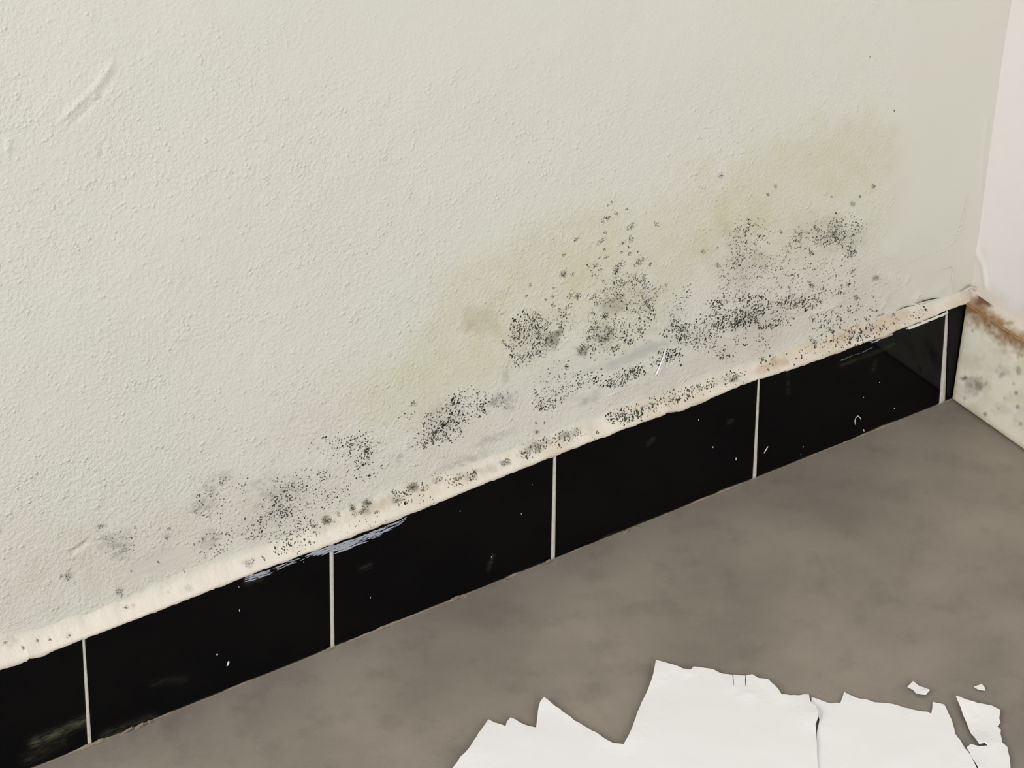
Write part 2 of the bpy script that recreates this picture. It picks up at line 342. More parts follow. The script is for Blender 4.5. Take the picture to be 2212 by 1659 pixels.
def tile_mesh(name, q, depth, smears, mat, parent, wob=.0007):
    """a slab with rounded rims: q = x at bottom-left, top-left, bottom-right, top-right, on the plane y = 0"""
    bl, tl, br, tr = q; wd = br - bl
    nu = max(6, int(wd / .003)); nv = 48
    e = .0012
    us = np.concatenate([[0, .25 * e, e], np.linspace(2 * e, wd - 2 * e, nu), [wd - e, wd - .25 * e, wd]]) / wd
    z0 = .0016; ht = ZT - z0
    vs = np.concatenate([[0, .25 * e, e], np.linspace(2 * e, ht - 2 * e, nv), [ht - e, ht - .25 * e, ht]]) / ht
    U, V = np.meshgrid(us, vs, indexing='ij'); U = U.ravel(); V = V.ravel()
    x = (bl * (1 - V) + tl * V) * (1 - U) + (br * (1 - V) + tr * V) * U
    xt = tl * (1 - U) + tr * U; zt = np.min([low_z(xt + k) for k in (-.008, -.004, 0, .004, .008)], 0) + .0018
    z = z0 + V * (zt - z0) + (1 - V) ** 8 * (fbm(x * 40, x * 0 + 3, 3) - .5) * .004
    du = np.minimum(U, 1 - U) * wd; dv = np.minimum(V, 1 - V) * ht; d = np.minimum(du, dv)
    y = np.where(d < e, e - np.sqrt(np.maximum(0, e * e - (e - np.minimum(d, e)) ** 2)), 0.0)
    P = np.stack([x, y, z], 1); nU, nV = len(us), len(vs)
    F = grid_faces(nU, nV).tolist()
    px, py = proj(P); sm = np.zeros(len(P))
    for pl, hw, s in smears:
        dd, t = poly_dist(px, py, pl); sm = np.maximum(sm, s * np.exp(-(dd / hw) ** 2))
    # sides and back
    ring = [i * nV for i in range(nU)] + [(nU - 1) * nV + j for j in range(1, nV)] + [i * nV + nV - 1 for i in range(nU - 2, -1, -1)] + [j for j in range(nV - 2, 0, -1)]
    k0 = len(P); B = P[ring].copy(); B[:, 1] = depth; P = np.vstack([P, B]); sm = np.concatenate([sm, np.zeros(len(B))])
    n = len(ring)
    F += [[ring[i], k0 + i, k0 + (i + 1) % n, ring[(i + 1) % n]] for i in range(n)]
    F.append([k0 + i for i in range(n)])
    return mesh_obj(name, P, [f[::1] for f in F], mat, parent, attrs={'smear': sm})
TILE = []
for i, (bl, tl, br, tr) in enumerate(tiles):
    TILE.append(tile_mesh('tile', (bl, tl, br, tr), WY - .0015, SMEAR.get(i - 2, []), M_TILE, BB))
    TILE[-1]['label'] = 'polished black skirting tile'
for (bl, br, tl, tr) in [(-.604, -.6005, -.604, -.6005), (-.3015, -.298, -.3015, -.298)] + JB:      # grout: a slightly sunken wavy strip
    n = 40; P = []
    for k in range(n):
        t = k / (n - 1); z = (float(low_z(tl)) + .002) * t
        a = (bl * (1 - t) + tl * t) + (fbm(t * 14, bl * 9, 2) - .5) * .0012; b = (br * (1 - t) + tr * t) + (fbm(t * 14 + 5, br * 9, 2) - .5) * .0012
        m = (a + b) / 2; hw = max((b - a) / 2, .0011)
        P += [(m - hw - .0006, .0007, z), (m - hw * .3, .0001, z), (m + hw * .3, .0001, z), (m + hw + .0006, .0007, z), (m + hw + .0006, .009, z), (m - hw - .0006, .009, z)]
    F = [[k * 6 + j, k * 6 + (j + 1) % 6, k * 6 + 6 + (j + 1) % 6, k * 6 + 6 + j] for k in range(n - 1) for j in range(6)]
    F += [[5, 4, 3, 2, 1, 0], [(n - 1) * 6 + j for j in range(6)]]
    g = mesh_obj('grout_joint', P, F, M_GROUT, BB); g['label'] = 'thin white vertical grout joint'
# dirty tan bead along the floor, broken in places
def bead():
    n = 1200; xs = np.linspace(-.9, 1.238, n); P = []; F = []
    amt = np.clip((fbm(xs * 22, xs * 0 + 1.5, 4) - .52) * 6, 0, 1)
    for x, a in zip(xs, amt):
        j = fbm(x * 120, 4.1, 3) - .5; r = .0003 + a * (.0022 + .003 * j)
        for k in range(5):
            t = k / 4 * math.pi / 2
            P.append((x, .0004 - r * 1.15 * math.cos(t), -.0004 + (r * 1.3) * math.sin(t)))
        P.append((x, .003, -.0004 + r * 1.3)); P.append((x, .003, -.0008))
    for i in range(n - 1):
        for k in range(7): F.append([i * 7 + k, i * 7 + (k + 1) % 7, i * 7 + 7 + (k + 1) % 7, i * 7 + 7 + k])
    F += [[0, 1, 2, 3, 4, 5, 6][::-1], [(n - 1) * 7 + k for k in range(7)]]
    g = mesh_obj('floor_grout', P, F, M_DIRT, BB); g['label'] = 'dirty tan grout line between black tiles and floor'
bead()
def lump(name, px, py, wpx, hpx, ang, mat, parent, axis=1, val=0.0, th=.0012, seed=0, nrm=(0, -1, 0)):
    """a small irregular chip lying on a plane"""
    c = at(px, py, axis, val); r_ = random.Random(seed * 31 + int(px))
    dist = np.linalg.norm(c - CAM); s = dist / FPX
    if axis == 1: U = np.array([1, 0, 0]); V = np.array([0, 0, 1])
    else: U = np.array([1, 0, 0]); V = np.array([0, 1, 0])
    N = np.array(nrm, float); a = math.radians(ang); n = 8
    top = []; bot = []
    for k in range(n):
        t = 2 * math.pi * k / n; rr = .78 + .35 * r_.random()
        u = math.cos(t) * wpx / 2 * rr; v = math.sin(t) * hpx / 2 * rr
        p = c + s * ((u * math.cos(a) - v * math.sin(a)) * U + (u * math.sin(a) + v * math.cos(a)) * V)
        bot.append(p - N * .0001); top.append(c + (p - c) * .75 + N * th)
    P = bot + top; F = [[k, (k + 1) % n, n + (k + 1) % n, n + k] for k in range(n)] + [[n + k for k in range(n)], [k for k in range(n)][::-1]]
    return mesh_obj(name, P, F, mat, parent, smooth=False)
for i, (x, y, wd, hg, a) in enumerate([(1090, 1254, 12, 9, 0), (1183, 1212, 12, 7, 15), (1350, 1149, 18, 5, 18), (1376, 1139, 16, 4, 18), (1654, 1033, 10, 7, 0), (1596, 1053, 18, 5, 20), (1672, 1025, 3, 5, 0), (1260, 1184, 4, 3, 0),
                                      (322, 1559, 10, 10, 0), (300, 1568, 26, 8, 18), (985, 1291, 20, 7, 10), (1005, 1288, 12, 6, 10), (708, 1402, 14, 5, 10), (268, 1582, 40, 6, 20)]):
    o = lump('mortar_crumb', x, y, wd, hg, a, M_DIRT, BB, 1, -.002, .0018, i)
FLECK = [(492.5, 1434, 6, 15, -20), (469, 1414, 3.5, 6, 0), (517, 1319, 1.6, 9, 0), (516, 1268, 1.2, 6, 0), (656, 1214, 2, 3, 0), (800, 1291, 2, 5, 0), (994, 1104, 2.4, 3, 0), (1126, 1110, 1.6, 4, 0), (1062, 1203, 1.6, 5, 0), (1655, 971, 3.2, 22, -32),
         (1590, 991, 2.6, 9, 0), (1540, 966, 2.2, 5, 0), (1509, 907, 1.6, 5, 0), (1866, 930, 1.8, 10, 15), (1932, 882, 3, 3, 0), (1735, 965, 2, 3, 0), (1900, 826, 1.8, 3, 0), (1150, 1047, 1.5, 2, 0), (1865, 858, 2, 2, 0), (1730, 982, 2, 3, 0)]
for i, (x, y, wd, hg, a) in enumerate(FLECK):
    X = at(x, y, 1, 0)[0]; k = [j for j, t in enumerate(tiles) if t[0] <= X <= t[2] + .004]
    lump('paint_fleck', x, y, wd, hg, a, M_FLECK, TILE[k[0]] if k else BB, 1, 0.0, .0004, i)
def strand(name, pts, rpx, mat, parent, plane=(1, 0.0), lift=.0006):
    P = []; F = []; C0 = [at(x, y, *plane) for x, y in pts]; n = len(pts)
    for i, c in enumerate(C0):
        d = C0[min(i + 1, n - 1)] - C0[max(i - 1, 0)]; d /= np.linalg.norm(d); N = np.array([0, -1.0, 0]); B = np.cross(d, N); B /= np.linalg.norm(B)
        r = (rpx[i] if isinstance(rpx, (list, tuple)) else rpx) * np.linalg.norm(c - CAM) / FPX
        for k in range(6):
            t = 2 * math.pi * k / 6; P.append(c + N * lift + r * (math.cos(t) * B + math.sin(t) * N * .6))
    F = [[i * 6 + k, i * 6 + (k + 1) % 6, i * 6 + 6 + (k + 1) % 6, i * 6 + 6 + k] for i in range(n - 1) for k in range(6)]
    F += [[5, 4, 3, 2, 1, 0], [(n - 1) * 6 + k for k in range(6)]]
    return mesh_obj(name, P, F, mat, parent)
o = strand('hair', [(1847, 917), (1846, 909), (1848, 902), (1852, 898), (1857, 901), (1859, 906)], 1.0, M_FLECK, TILE[6]); o['label'] = 'curled pale hair stuck to the black tile'

# brushed paint smears on the tile faces: many thin slivers
def slivers(name, line, n, spread, length, mat, parent, seed, label, dens=lambda t: 1.0):
    r_ = random.Random(seed); P = []; F = []
    L = [np.array(q, float) for q in line]
    while len(F) < n * 6:
        t = r_.random()
        if r_.random() > dens(t): continue
        s = t * (len(L) - 1); i = min(int(s), len(L) - 2); q = L[i] + (L[i + 1] - L[i]) * (s - i)
        d = (L[i + 1] - L[i]); d = d / np.linalg.norm(d); nn = np.array([-d[1], d[0]])
        c = q + nn * spread * (r_.random() ** 1.4) * (.35 + .65 * dens(t)); ln = length * (.3 + r_.random()); wd = .5 + 1.3 * r_.random() * dens(t); tl = r_.uniform(-.12, .12)
        dd = d * math.cos(tl) + nn * math.sin(tl); nd = np.array([-dd[1], dd[0]])
        pts = [c - dd * ln / 2, c - dd * ln * .2 - nd * wd, c + dd * ln * .25 - nd * wd * .8, c + dd * ln / 2, c + dd * ln * .2 + nd * wd, c - dd * ln * .25 + nd * wd * .7]
        k0 = len(P); off = r_.uniform(.0002, .0005)
        P.append(at(c[0], c[1], 1, -off - .0002))
        P += [at(p[0], p[1], 1, -.00012) for p in pts]
        F += [[k0, k0 + 1 + (k + 1) % 6, k0 + 1 + k] for k in range(6)]
    o = mesh_obj(name, P, F, mat, parent); o['label'] = label; o['kind'] = 'stuff'; return o
slivers('paint_smear', [(720, 1180), (760, 1166), (820, 1143), (880, 1116)], 125, 17, 26, M_SMEAR, TILE[4], 3, 'bluish white brushed paint smear along tile top', lambda t: 1.0 if t < .45 else max(.12, 1.6 - t * 1.5))
slivers('paint_smear', [(535, 1246), (580, 1232), (640, 1208), (712, 1180)], 80, 12, 24, M_SMEAR, TILE[3], 4, 'bluish white brushed paint smear along tile top', lambda t: .35 + .65 * max(0, (t - .6) / .4) + (.4 if t < .3 else 0))
slivers('paint_smear', [(1880, 736), (1900, 729), (1925, 720)], 34, 6, 12, M_SMEAR, TILE[6], 5, 'white paint drag below the sealant', lambda t: .8)
slivers('paint_smear', [(1966, 707), (2000, 693), (2042, 676)], 60, 4, 24, M_FLECK, TILE[6], 6, 'thin white paint line along tile top', lambda t: .9)
slivers('scuff', [(1812, 779), (1840, 768), (1868, 758), (1885, 750)], 14, 3, 16, M_SCUFF, TILE[6], 8, 'faint grey scuff', lambda t: .5)

# ------------------------------------------------------------------ white sealant ledge above the tiles
UPP = [(-260, 1470), (0, 1366), (70, 1350), (180, 1318), (300, 1275), (420, 1228), (500, 1200), (570, 1174), (640, 1150), (690, 1126), (760, 1088), (850, 1052), (930, 1030), (1000, 1000), (1100, 962), (1200, 926), (1300, 893), (1420, 843), (1540, 805), (1640, 772), (1750, 730), (1850, 694), (1940, 668), (2010, 648), (2060, 634), (2092, 620)]
def ledge():
    lo = LOWW; up = np.array([at(x, y, 1, WY - .0016)[[0, 2]] for x, y in UPP])
    n = 1600; xs = np.concatenate([np.linspace(-.905, -.28, 301)[:-1], np.linspace(-.28, 1.2455, 1300)]); ks = [0, .03, .10, .16, .22, .3, .4, .5, .6, .7, .8, .9, .97, 1.0]
    zl = np.interp(xs, lo[:, 0], lo[:, 1]); jit = (fbm(xs * 150, xs * 0 + 2, 3) - .5) * .0030 + (fbm(xs * 600, xs * 0 + 9, 2) - .5) * .0014
    zu = np.interp(xs, up[:, 0], up[:, 1]) + (fbm(xs * 45, xs * 0 + 5, 4) - .5) * .008
    zu = np.maximum(zu, zl + .006)
    P = []; T = []
    for x, a, b, jj in zip(xs, zl, zu, jit):
        for t in ks:
            z = a + (b - a) * t + jj * max(0.0, 1 - t / .15)
            u = max(0.0, (t - .15) / .85); yy = -.0010 + (WY + .0004 + .001) * (1 - (1 - u) ** 1.9)
            if t == 0: yy = .0002
            if t == 1: yy = WY + .0008
            P.append((x, yy, z)); T.append(t)
    P = np.array(P); T = np.array(T)
    P[:, 1] -= (fbm(P[:, 0] * 70, P[:, 2] * 70 + 4, 3) - .5) * .0022 * np.sin(np.pi * T)
    nk = len(ks)
    F = grid_faces(n, nk).tolist()
    k0 = len(P); B = []
    for x, a, b in zip(xs, zl, zu): B += [(x, WY + .003, b), (x, WY + .003, ZT - .004), (x, .0030, ZT - .004)]
    P = np.vstack([P, np.array(B)])
    for i in range(n - 1):
        a = i * nk; b = a + nk; c = k0 + i * 3; d = c + 3
        F += [[a + nk - 1, b + nk - 1, d, c], [c, d, d + 1, c + 1], [c + 1, d + 1, d + 2, c + 2], [c + 2, d + 2, b, a]]
    for i, rev in ((0, 0), (n - 1, 1)):
        f = [i * nk + j for j in range(nk)] + [k0 + i * 3 + j for j in range(3)]; F.append(f[::-1] if rev else f)
    px, py = proj(P)
    base = lin(219, 211, 198) * np.ones((len(P), 3))
    g = fbm(px / 60 + 2, py / 40, 4)[:, None]
    dirty = sstep(600, 1000, px)[:, None] * .5 + sstep(1500, 1900, px)[:, None] * .25
    f = np.clip((g - .34) * 2.4, 0, 1) * dirty
    base = base * (1 - f) + lin(196, 180, 152) * f
    t_ = np.concatenate([T, np.ones(len(P) - len(T))])
    f = sstep(.62, 1.02, t_ + (fbm(px / 25, py / 25, 3) - .5) * .5)[:, None] * .9
    base = base * (1 - f) + (WALLC * .96) * f
    col = tint(px, py, base)
    o = mesh_obj('trim_1', P, [q[::-1] for q in F], M_CAULK, cols=col)
    return tag(o, 'cream white sealant ledge running along the top of the black tiles', kind='structure')
LG = ledge()

# dark strands painting the shade in hairline gaps where the sealant has come away from the plaster, and the folded end in the corner
M_GAP = mat_plain('gap_shade', tuple(lin(74, 68, 56)), .9, .3, 200, 0)
for pts, rr in (([(1936, 671), (1955, 663), (1975, 659)], [.5, 1.2, .4]), ([(1978, 656), (1995, 650), (2012, 646), (2030, 643)], [.4, 1.5, 1.6, .3]), ([(1893, 684), (1904, 680), (1912, 676)], [.3, 1.0, .3])):
    o = strand('crack', pts, rr, M_GAP, LG, (1, WY - .0035), .0004); o['label'] = 'dark strand for the shade in a hairline gap'
o = strand('sealant_fold', [(2076, 634), (2088, 626), (2098, 620), (2108, 624), (2116, 633)], [1.5, 3.4, 4.2, 3.2, 1.2], M_RIDGE_0, LG, (1, .004), .0004); o['label'] = 'folded end of the sealant in the corner'

# ------------------------------------------------------------------ mold specks
def bvh(o):
    me = o.data; return BVHTree.FromPolygons([v.co.copy() for v in me.vertices], [tuple(p.vertices) for p in me.polygons])
BV = [(bvh(LG), LG), (bvh(WB), WB)]
BT = [bvh(t) for t in TILE]
def hit(px, py):
    d = Vector(ray(px, py)); o = Vector(CAM); best = None
    for b, ob in BV:
        h = b.ray_cast(o, d)
        if h[0] is not None and (best is None or h[3] < best[2]): best = (h[0], h[1], h[3], ob)
    if best is None or best[0].z < .12: return None
    for b in BT:
        h = b.ray_cast(o, d)
        if h[0] is not None and h[3] < best[2]: return None
    return best
class Specks:
    def __init__(s): s.d = {}
    def add(s, px, py, rx, ry, ang, col):
        h = hit(px, py)
        if h is None: return
        loc, nor, dist, ob = h
        nor = Vector((0, -1, 0)) if ob is WB else nor
        if nor.dot(Vector(ray(px, py))) > 0: nor = -nor
        P, F, K = s.d.setdefault(ob, ([], [], []))
        sc = dist / FPX; U = Vector((1, 0, 0)); U = (U - nor * U.dot(nor)).normalized(); V = nor.cross(U); V = V if V.z > 0 else -V
        a = math.radians(ang); k0 = len(P); n = 6; ph = random.random() * 6
        P.append(tuple(loc + nor * (.00035 + .00012 * min(rx, 4)))); K.append(col)
        for k in range(n):
            t = 2 * math.pi * k / n + ph; rr = .75 + .5 * random.random()
            u = math.cos(t) * rx * rr; v = math.sin(t) * ry * rr
            P.append(tuple(loc + nor * .00012 + sc * ((u * math.cos(a) - v * math.sin(a)) * U + (u * math.sin(a) + v * math.cos(a)) * V))); K.append(col)
        F += [[k0, k0 + 1 + k, k0 + 1 + (k + 1) % n] for k in range(n)]
    def build(s, label):
        for ob, (P, F, K) in s.d.items():
            o = mesh_obj('mold_patch', P, F, M_MOLD, ob, cols=np.array(K))
            o['label'] = label + (' on the sealant ledge' if ob is LG else ''); o['kind'] = 'stuff'
def tone(dark):
    # dark 0..1 ; mold is a mix of greenish and neutral blacks
    g = 136 - 80 * dark + random.gauss(0, 13); g = max(36, min(150, g)); t = random.random()
    return lin(g, g + (2 if t < .5 else 0), g - 4 - 6 * t)
def rpoly(x0, y0, x1, y1): return [(x0, y0), (x1, y0), (x1, y1), (x0, y1)]
def fill(sp, poly, n, size=2.0, dark=.7, clump=.5, scale=16):
    n = int(n * 1.3); xs = [p[0] for p in poly]; ys = [p[1] for p in poly]; k = 0; tries = 0
    cx, cy = sum(xs) / len(xs), sum(ys) / len(ys)
    while k < n and tries < n * 60:
        tries += 1
        x = random.uniform(min(xs) - 6, max(xs) + 6); y = random.uniform(min(ys) - 6, max(ys) + 6)
        jx = x + random.gauss(0, 5); jy = y + random.gauss(0, 5)
        if not bool(in_poly(np.float64(jx), np.float64(jy), poly)): continue
        nz = float(fbm(x / scale, y / scale, 2))
        if random.random() < clump and nz < .5: continue
        r = .56 * size * math.exp(random.gauss(0, .36)) * (.8 + .5 * nz)
        sp.add(x, y, r * random.uniform(.9, 1.45), r * random.uniform(.65, .95), random.gauss(70, 30), tone(dark + random.gauss(0, .16) + (nz - .5) * .5)); k += 1
def spot(sp, x, y, rx, ry=None, dark=.8, ang=35, size=2.0):
    ry = ry or rx; n = int(5 + rx * ry * .45); a = math.radians(ang)
    for i in range(n):
        t = random.random() * 6.283; q = random.random() ** .6
        u = math.cos(t) * q * rx * 1.1; v = math.sin(t) * q * ry * 1.1
        r = .64 * size * random.uniform(.6, 1.25) * (1.25 - .5 * q)
        sp.add(x + u * math.cos(a) - v * math.sin(a), y - u * math.sin(a) - v * math.cos(a), r * random.uniform(.8, 1.5), r * .7, random.gauss(60, 30), tone(dark - .25 * q))

# left: loose grey cluster
s = Specks()
fill(s, [(671, 945), (760, 938), (800, 930), (823, 950), (823, 968), (800, 998), (755, 1002), (700, 975), (668, 985)], 130, 2.1, .72, .6); fill(s, rpoly(753, 948, 805, 996), 70, 2.4, .8, .5)
fill(s, [(742, 996), (823, 1000), (820, 1020), (790, 1045), (745, 1030)], 38, 2.2, .7, .3); fill(s, [(575, 1060), (640, 1015), (700, 1010), (755, 1040), (760, 1060), (700, 1100), (640, 1112), (563, 1140)], 300, 1.9, .6, .6)
fill(s, rpoly(588, 1072, 650, 1112), 70, 2.2, .75, .4); fill(s, [(503, 1135), (570, 1110), (671, 1100), (680, 1130), (640, 1165), (500, 1162)], 150, 2.1, .72, .6)
fill(s, [(414, 1085), (450, 1030), (536, 1026), (530, 1080), (480, 1121), (420, 1121)], 110, 2.0, .35, .7); fill(s, [(422, 1165), (470, 1140), (500, 1150), (498, 1200), (425, 1205)], 70, 1.8, .45, .4); fill(s, rpoly(590, 1030, 700, 1075), 70, 1.6, .45, .5)
s.build('loose grey black mold specks at the wall foot left of the smeared tile')
s = Specks()
fill(s, rpoly(222, 1150, 292, 1195), 40, 2.0, .35, .6)
for q in [(217, 1136, 7, 5, .6), (292, 1140, 3.5, 4, .6), (361, 1162, 4, 5, .65), (366, 1143, 4, 4, .3), (146, 1246, 5, 8, .6), (131, 1245, 5, 4, .4), (258, 1277, 9, 6, .55), (263, 1287, 4, 3, .75), (271, 1312, 4, 4, .5), (81, 1385, 3, 3, .5), (108, 1382, 3, 3, .4), (50, 1400, 3, 3, .5), (149, 1374, 6, 4, .3), (342, 1214, 2.5, 3, .5), (284, 1234, 2.5, 3, .5), (398, 1233, 3, 4, .5), (12, 1388, 6, 4, .3), (540, 1215, 12, 7, .25)]: spot(s, *q[:4], dark=q[4], size=1.7)
s.build('scattered faint mold dots at the lower left of the wall')
# strip along the ledge, left half
s = Specks()
fill(s, [(576, 1165), (640, 1135), (690, 1125), (685, 1180), (600, 1200)], 130, 2.0, .62, .5)
for q in [(706, 1124, 11, 10, .8), (679, 1135, 8, 5, .85), (730, 1110, 5, 7, .8), (761, 1097, 8, 7, .8), (765, 1111, 5, 6, .8), (793, 1086, 13, 9, .7), (785, 1105, 10, 6, .7), (815, 1106, 9, 4, .7), (850, 1062, 6, 5, .85), (858, 1078, 10, 7, .7), (891, 1053, 14, 9, .75), (875, 1063, 6, 5, .8), (919, 1054, 11, 6, .85), (912, 1045, 4, 4, .8), (568, 1205, 3, 7, .85), (946, 1038, 10, 5, .5), (1093, 998, 11, 6, .6)]: spot(s, *q[:4], dark=q[4])
fill(s, rpoly(854, 1058, 892, 1084), 40, 2.1, .75); fill(s, rpoly(905, 1066, 940, 1086), 12, 2.0, .75, 0); fill(s, [(970, 1035), (1030, 1010), (1032, 1036), (975, 1055)], 75, 2.0, .65); fill(s, rpoly(930, 1015, 972, 1044), 16, 1.6, .5, 0)
fill(s, [(1123, 968), (1180, 945), (1185, 965), (1130, 988)], 90, 2.0, .55, .3); fill(s, [(1190, 945), (1250, 926), (1252, 940), (1200, 970)], 75, 2.0, .65, .4); fill(s, rpoly(720, 1115, 830, 1150), 30, 1.6, .5, .3)
s.build('row of brown black mold clumps')
# dense dark oblong cluster
s = Specks()
fill(s, [(974, 852), (1020, 830), (1052, 852), (1047, 890), (1012, 917), (974, 958), (892, 974), (895, 944), (908, 906), (952, 876)], 330, 2.35, .76, .45); fill(s, [(925, 905), (985, 870), (1000, 900), (960, 950), (910, 950)], 130, 2.5, .85, .4)
fill(s, rpoly(1030, 855, 1052, 895), 30, 2.3, .8, .3); fill(s, [(860, 905), (890, 880), (890, 905)], 14, 1.8, .6, 0); spot(s, 892, 870, 5, 6, .5); fill(s, rpoly(1062, 850, 1105, 882), 26, 1.8, .4, .3)
s.build('dense oblong patch of black mold dots above the ledge')
# small round cluster under yellow stain
s = Specks()
fill(s, [(1130, 671), (1168, 671), (1184, 712), (1190, 747), (1174, 764), (1152, 785), (1103, 788), (1098, 747), (1108, 698)], 460, 2.0, .68, .4, 12); fill(s, rpoly(1145, 690, 1182, 765), 110, 2.1, .82, .5)
fill(s, rpoly(1187, 671, 1244, 725), 80, 1.8, .55, .5); fill(s, rpoly(1184, 715, 1212, 750), 50, 2.0, .6, .2)
for q in [(1087, 740, 5, 6, .75), (1093, 745, 3, 4, .6)]: spot(s, *q[:4], dark=q[4])
s.build('round patch of fine black mold dots below the brown smudge')
# scattered spots above
s = Specks()
for q in [(1136, 639, 4, 4, .6), (1145, 617, 5, 4, .35), (1197, 622, 3, 3, .3), (1216, 593, 9, 6, .8), (1237, 593, 5, 4, .6), (1218, 550, 5, 4, .45), (1245, 517, 8, 4, .5), (1309, 472, 13, 6, .55), (1331, 460, 5, 6, .5), (1355, 452, 4, 3, .5), (1418, 484, 5, 7, .65), (1306, 503, 4, 5, .3), (1363, 490, 12, 7, .35), (1361, 517, 8, 8, .55), (1305, 539, 4, 5, .55), (1380, 546, 3, 6, .7), (1309, 555, 5, 4, .5), (1339, 574, 17, 7, .72), (1330, 586, 8, 7, .8),
          (1380, 566, 14, 7, .7), (1405, 571, 5, 4, .55), (1248, 640, 8, 7, .88), (1231, 640, 7, 5, .7), (1194, 658, 5, 6, .8), (1228, 662, 10, 5, .82), (1209, 669, 5, 4, .8), (1222, 681, 4, 3, .6), (1194, 640, 4, 4, .3), (1300, 521, 12, 5, .4), (1345, 524, 9, 4, .4), (1357, 533, 2, 4, .7), (1360, 548, 5, 4, .55), (1343, 545, 3, 3, .5), (1294, 557, 3, 3, .5), (1178, 648, 4, 3, .3), (1321, 436, 2, 3, .4), (1313, 444, 2, 2, .4)]: spot(s, *q[:4], dark=q[4])
s.build('scattered dark mold spots on the yellow stain')
s = Specks()
fill(s, rpoly(1270, 568, 1298, 598), 36, 1.9, .55, .3)
fill(s, [(1325, 590), (1391, 587), (1407, 617), (1415, 660), (1410, 688), (1380, 693), (1350, 666), (1271, 652), (1271, 631), (1320, 617)], 420, 1.75, .5, .5, 12)
fill(s, [(1271, 712), (1307, 671), (1326, 688), (1380, 688), (1401, 698), (1396, 731), (1361, 753), (1288, 777), (1250, 761)], 330, 2.0, .66, .55); fill(s, [(1395, 628), (1437, 612), (1440, 622), (1410, 640)], 28, 1.9, .6, 0); fill(s, rpoly(1380, 640, 1415, 690), 70, 2.0, .7, .4); fill(s, [(1280, 660), (1320, 640), (1290, 700), (1265, 715)], 40, 1.9, .6, .5)
for q in [(1308, 682, 9, 8, .8), (1315, 712, 7, 10, .8), (1258, 755, 12, 11, .72), (1271, 732, 8, 5, .75), (1307, 732, 9, 8, .6), (1292, 707, 6, 5, .8), (1279, 712, 4, 8, .75), (1383, 712, 6, 7, .75), (1336, 745, 5, 5, .75), (1362, 739, 6, 6, .75), (1327, 755, 5, 5, .8), (1336, 641, 5, 4, .55), (1290, 655, 3, 5, .6), (1345, 610, 5, 8, .6), (1224, 792, 7, 6, .8), (1298, 796, 4, 3, .6), (1302, 606, 3, 5, .6), (1390, 595, 3, 6, .5)]: spot(s, *q[:4], dark=q[4])
s.build('grey green mold cluster in the middle of the yellow stain')
# under the grey smear
s = Specks()
fill(s, [(1301, 831), (1339, 807), (1380, 788), (1395, 799), (1361, 823), (1320, 837)], 200, 2.3, .82, .3); fill(s, [(1404, 780), (1440, 752), (1472, 756), (1468, 780), (1430, 782), (1406, 795)], 105, 2.4, .85, .3)
fill(s, rpoly(1252, 807, 1298, 834), 62, 2.1, .75, .4); fill(s, rpoly(1168, 807, 1228, 850), 60, 1.9, .7, .4); fill(s, [(1153, 850), (1240, 830), (1240, 850), (1200, 880), (1160, 884)], 130, 2.0, .72, .5); fill(s, rpoly(1165, 866, 1200, 884), 40, 2.2, .8, .3)
fill(s, rpoly(1240, 806, 1260, 840), 20, 1.9, .7, 0); fill(s, rpoly(1180, 770, 1240, 806), 18, 1.7, .55, 0); spot(s, 1158, 913, 2.5, 2.5, .6); spot(s, 1159, 933, 4.5, 3.5, .5); spot(s, 1176, 913, 2.5, 2.5, .6)
s.build('black mold dots in a slanting band under the grey plaster smear')
# big right patch
s = Specks()
fill(s, [(1595, 470), (1644, 470), (1658, 508), (1660, 525), (1644, 552), (1568, 557), (1568, 536)], 240, 1.75, .48, .55, 12); fill(s, [(1560, 575), (1600, 552), (1690, 552), (1690, 633), (1541, 633)], 330, 1.65, .44, .5, 12)
fill(s, [(1801, 470), (1839, 454), (1848, 476), (1869, 489), (1861, 503), (1850, 508), (1848, 563), (1831, 563), (1823, 536), (1774, 530), (1726, 536), (1688, 557), (1720, 495), (1753, 489), (1780, 492)], 480, 1.75, .5, .55, 12); fill(s, rpoly(1782, 488, 1822, 528), 90, 1.9, .62, .3)
fill(s, rpoly(1685, 560, 1848, 644), 210, 1.8, .52, .65, 18)
fill(s, [(1541, 644), (1568, 633), (1590, 644), (1631, 636), (1671, 650), (1706, 644), (1761, 655), (1761, 668), (1671, 674), (1625, 698), (1576, 709), (1557, 712), (1530, 712), (1514, 688), (1527, 658)], 520, 2.3, .76, .5); fill(s, [(1577, 708), (1580, 690), (1632, 672), (1632, 694)], 110, 2.5, .85, .2)
fill(s, [(1449, 698), (1465, 693), (1508, 693), (1563, 704), (1552, 720), (1541, 753), (1519, 755), (1470, 742), (1427, 725)], 270, 2.25, .76, .45); fill(s, [(1445, 690), (1450, 640), (1480, 612), (1500, 620), (1470, 680), (1475, 698)], 60, 1.8, .6, .4); fill(s, rpoly(1455, 698, 1480, 732), 45, 2.3, .8, .2)
fill(s, [(1536, 755), (1560, 750), (1592, 772), (1580, 780), (1545, 770)], 45, 2.0, .65, .3)
fill(s, [(1639, 705), (1660, 690), (1706, 687), (1706, 697), (1650, 714)], 60, 2.3, .82, .3); fill(s, rpoly(1639, 722, 1662, 753), 22, 2.1, .75, 0); fill(s, rpoly(1590, 700, 1640, 745), 16, 2.2, .7, 0); fill(s, [(1747, 690), (1800, 660), (1856, 655), (1860, 700), (1800, 742), (1750, 742)], 120, 2.3, .62, .6, 22)
fill(s, rpoly(1700, 640, 1765, 668), 60, 2.4, .8, .4); fill(s, rpoly(1848, 655, 1900, 690), 22, 2.0, .55, 0)
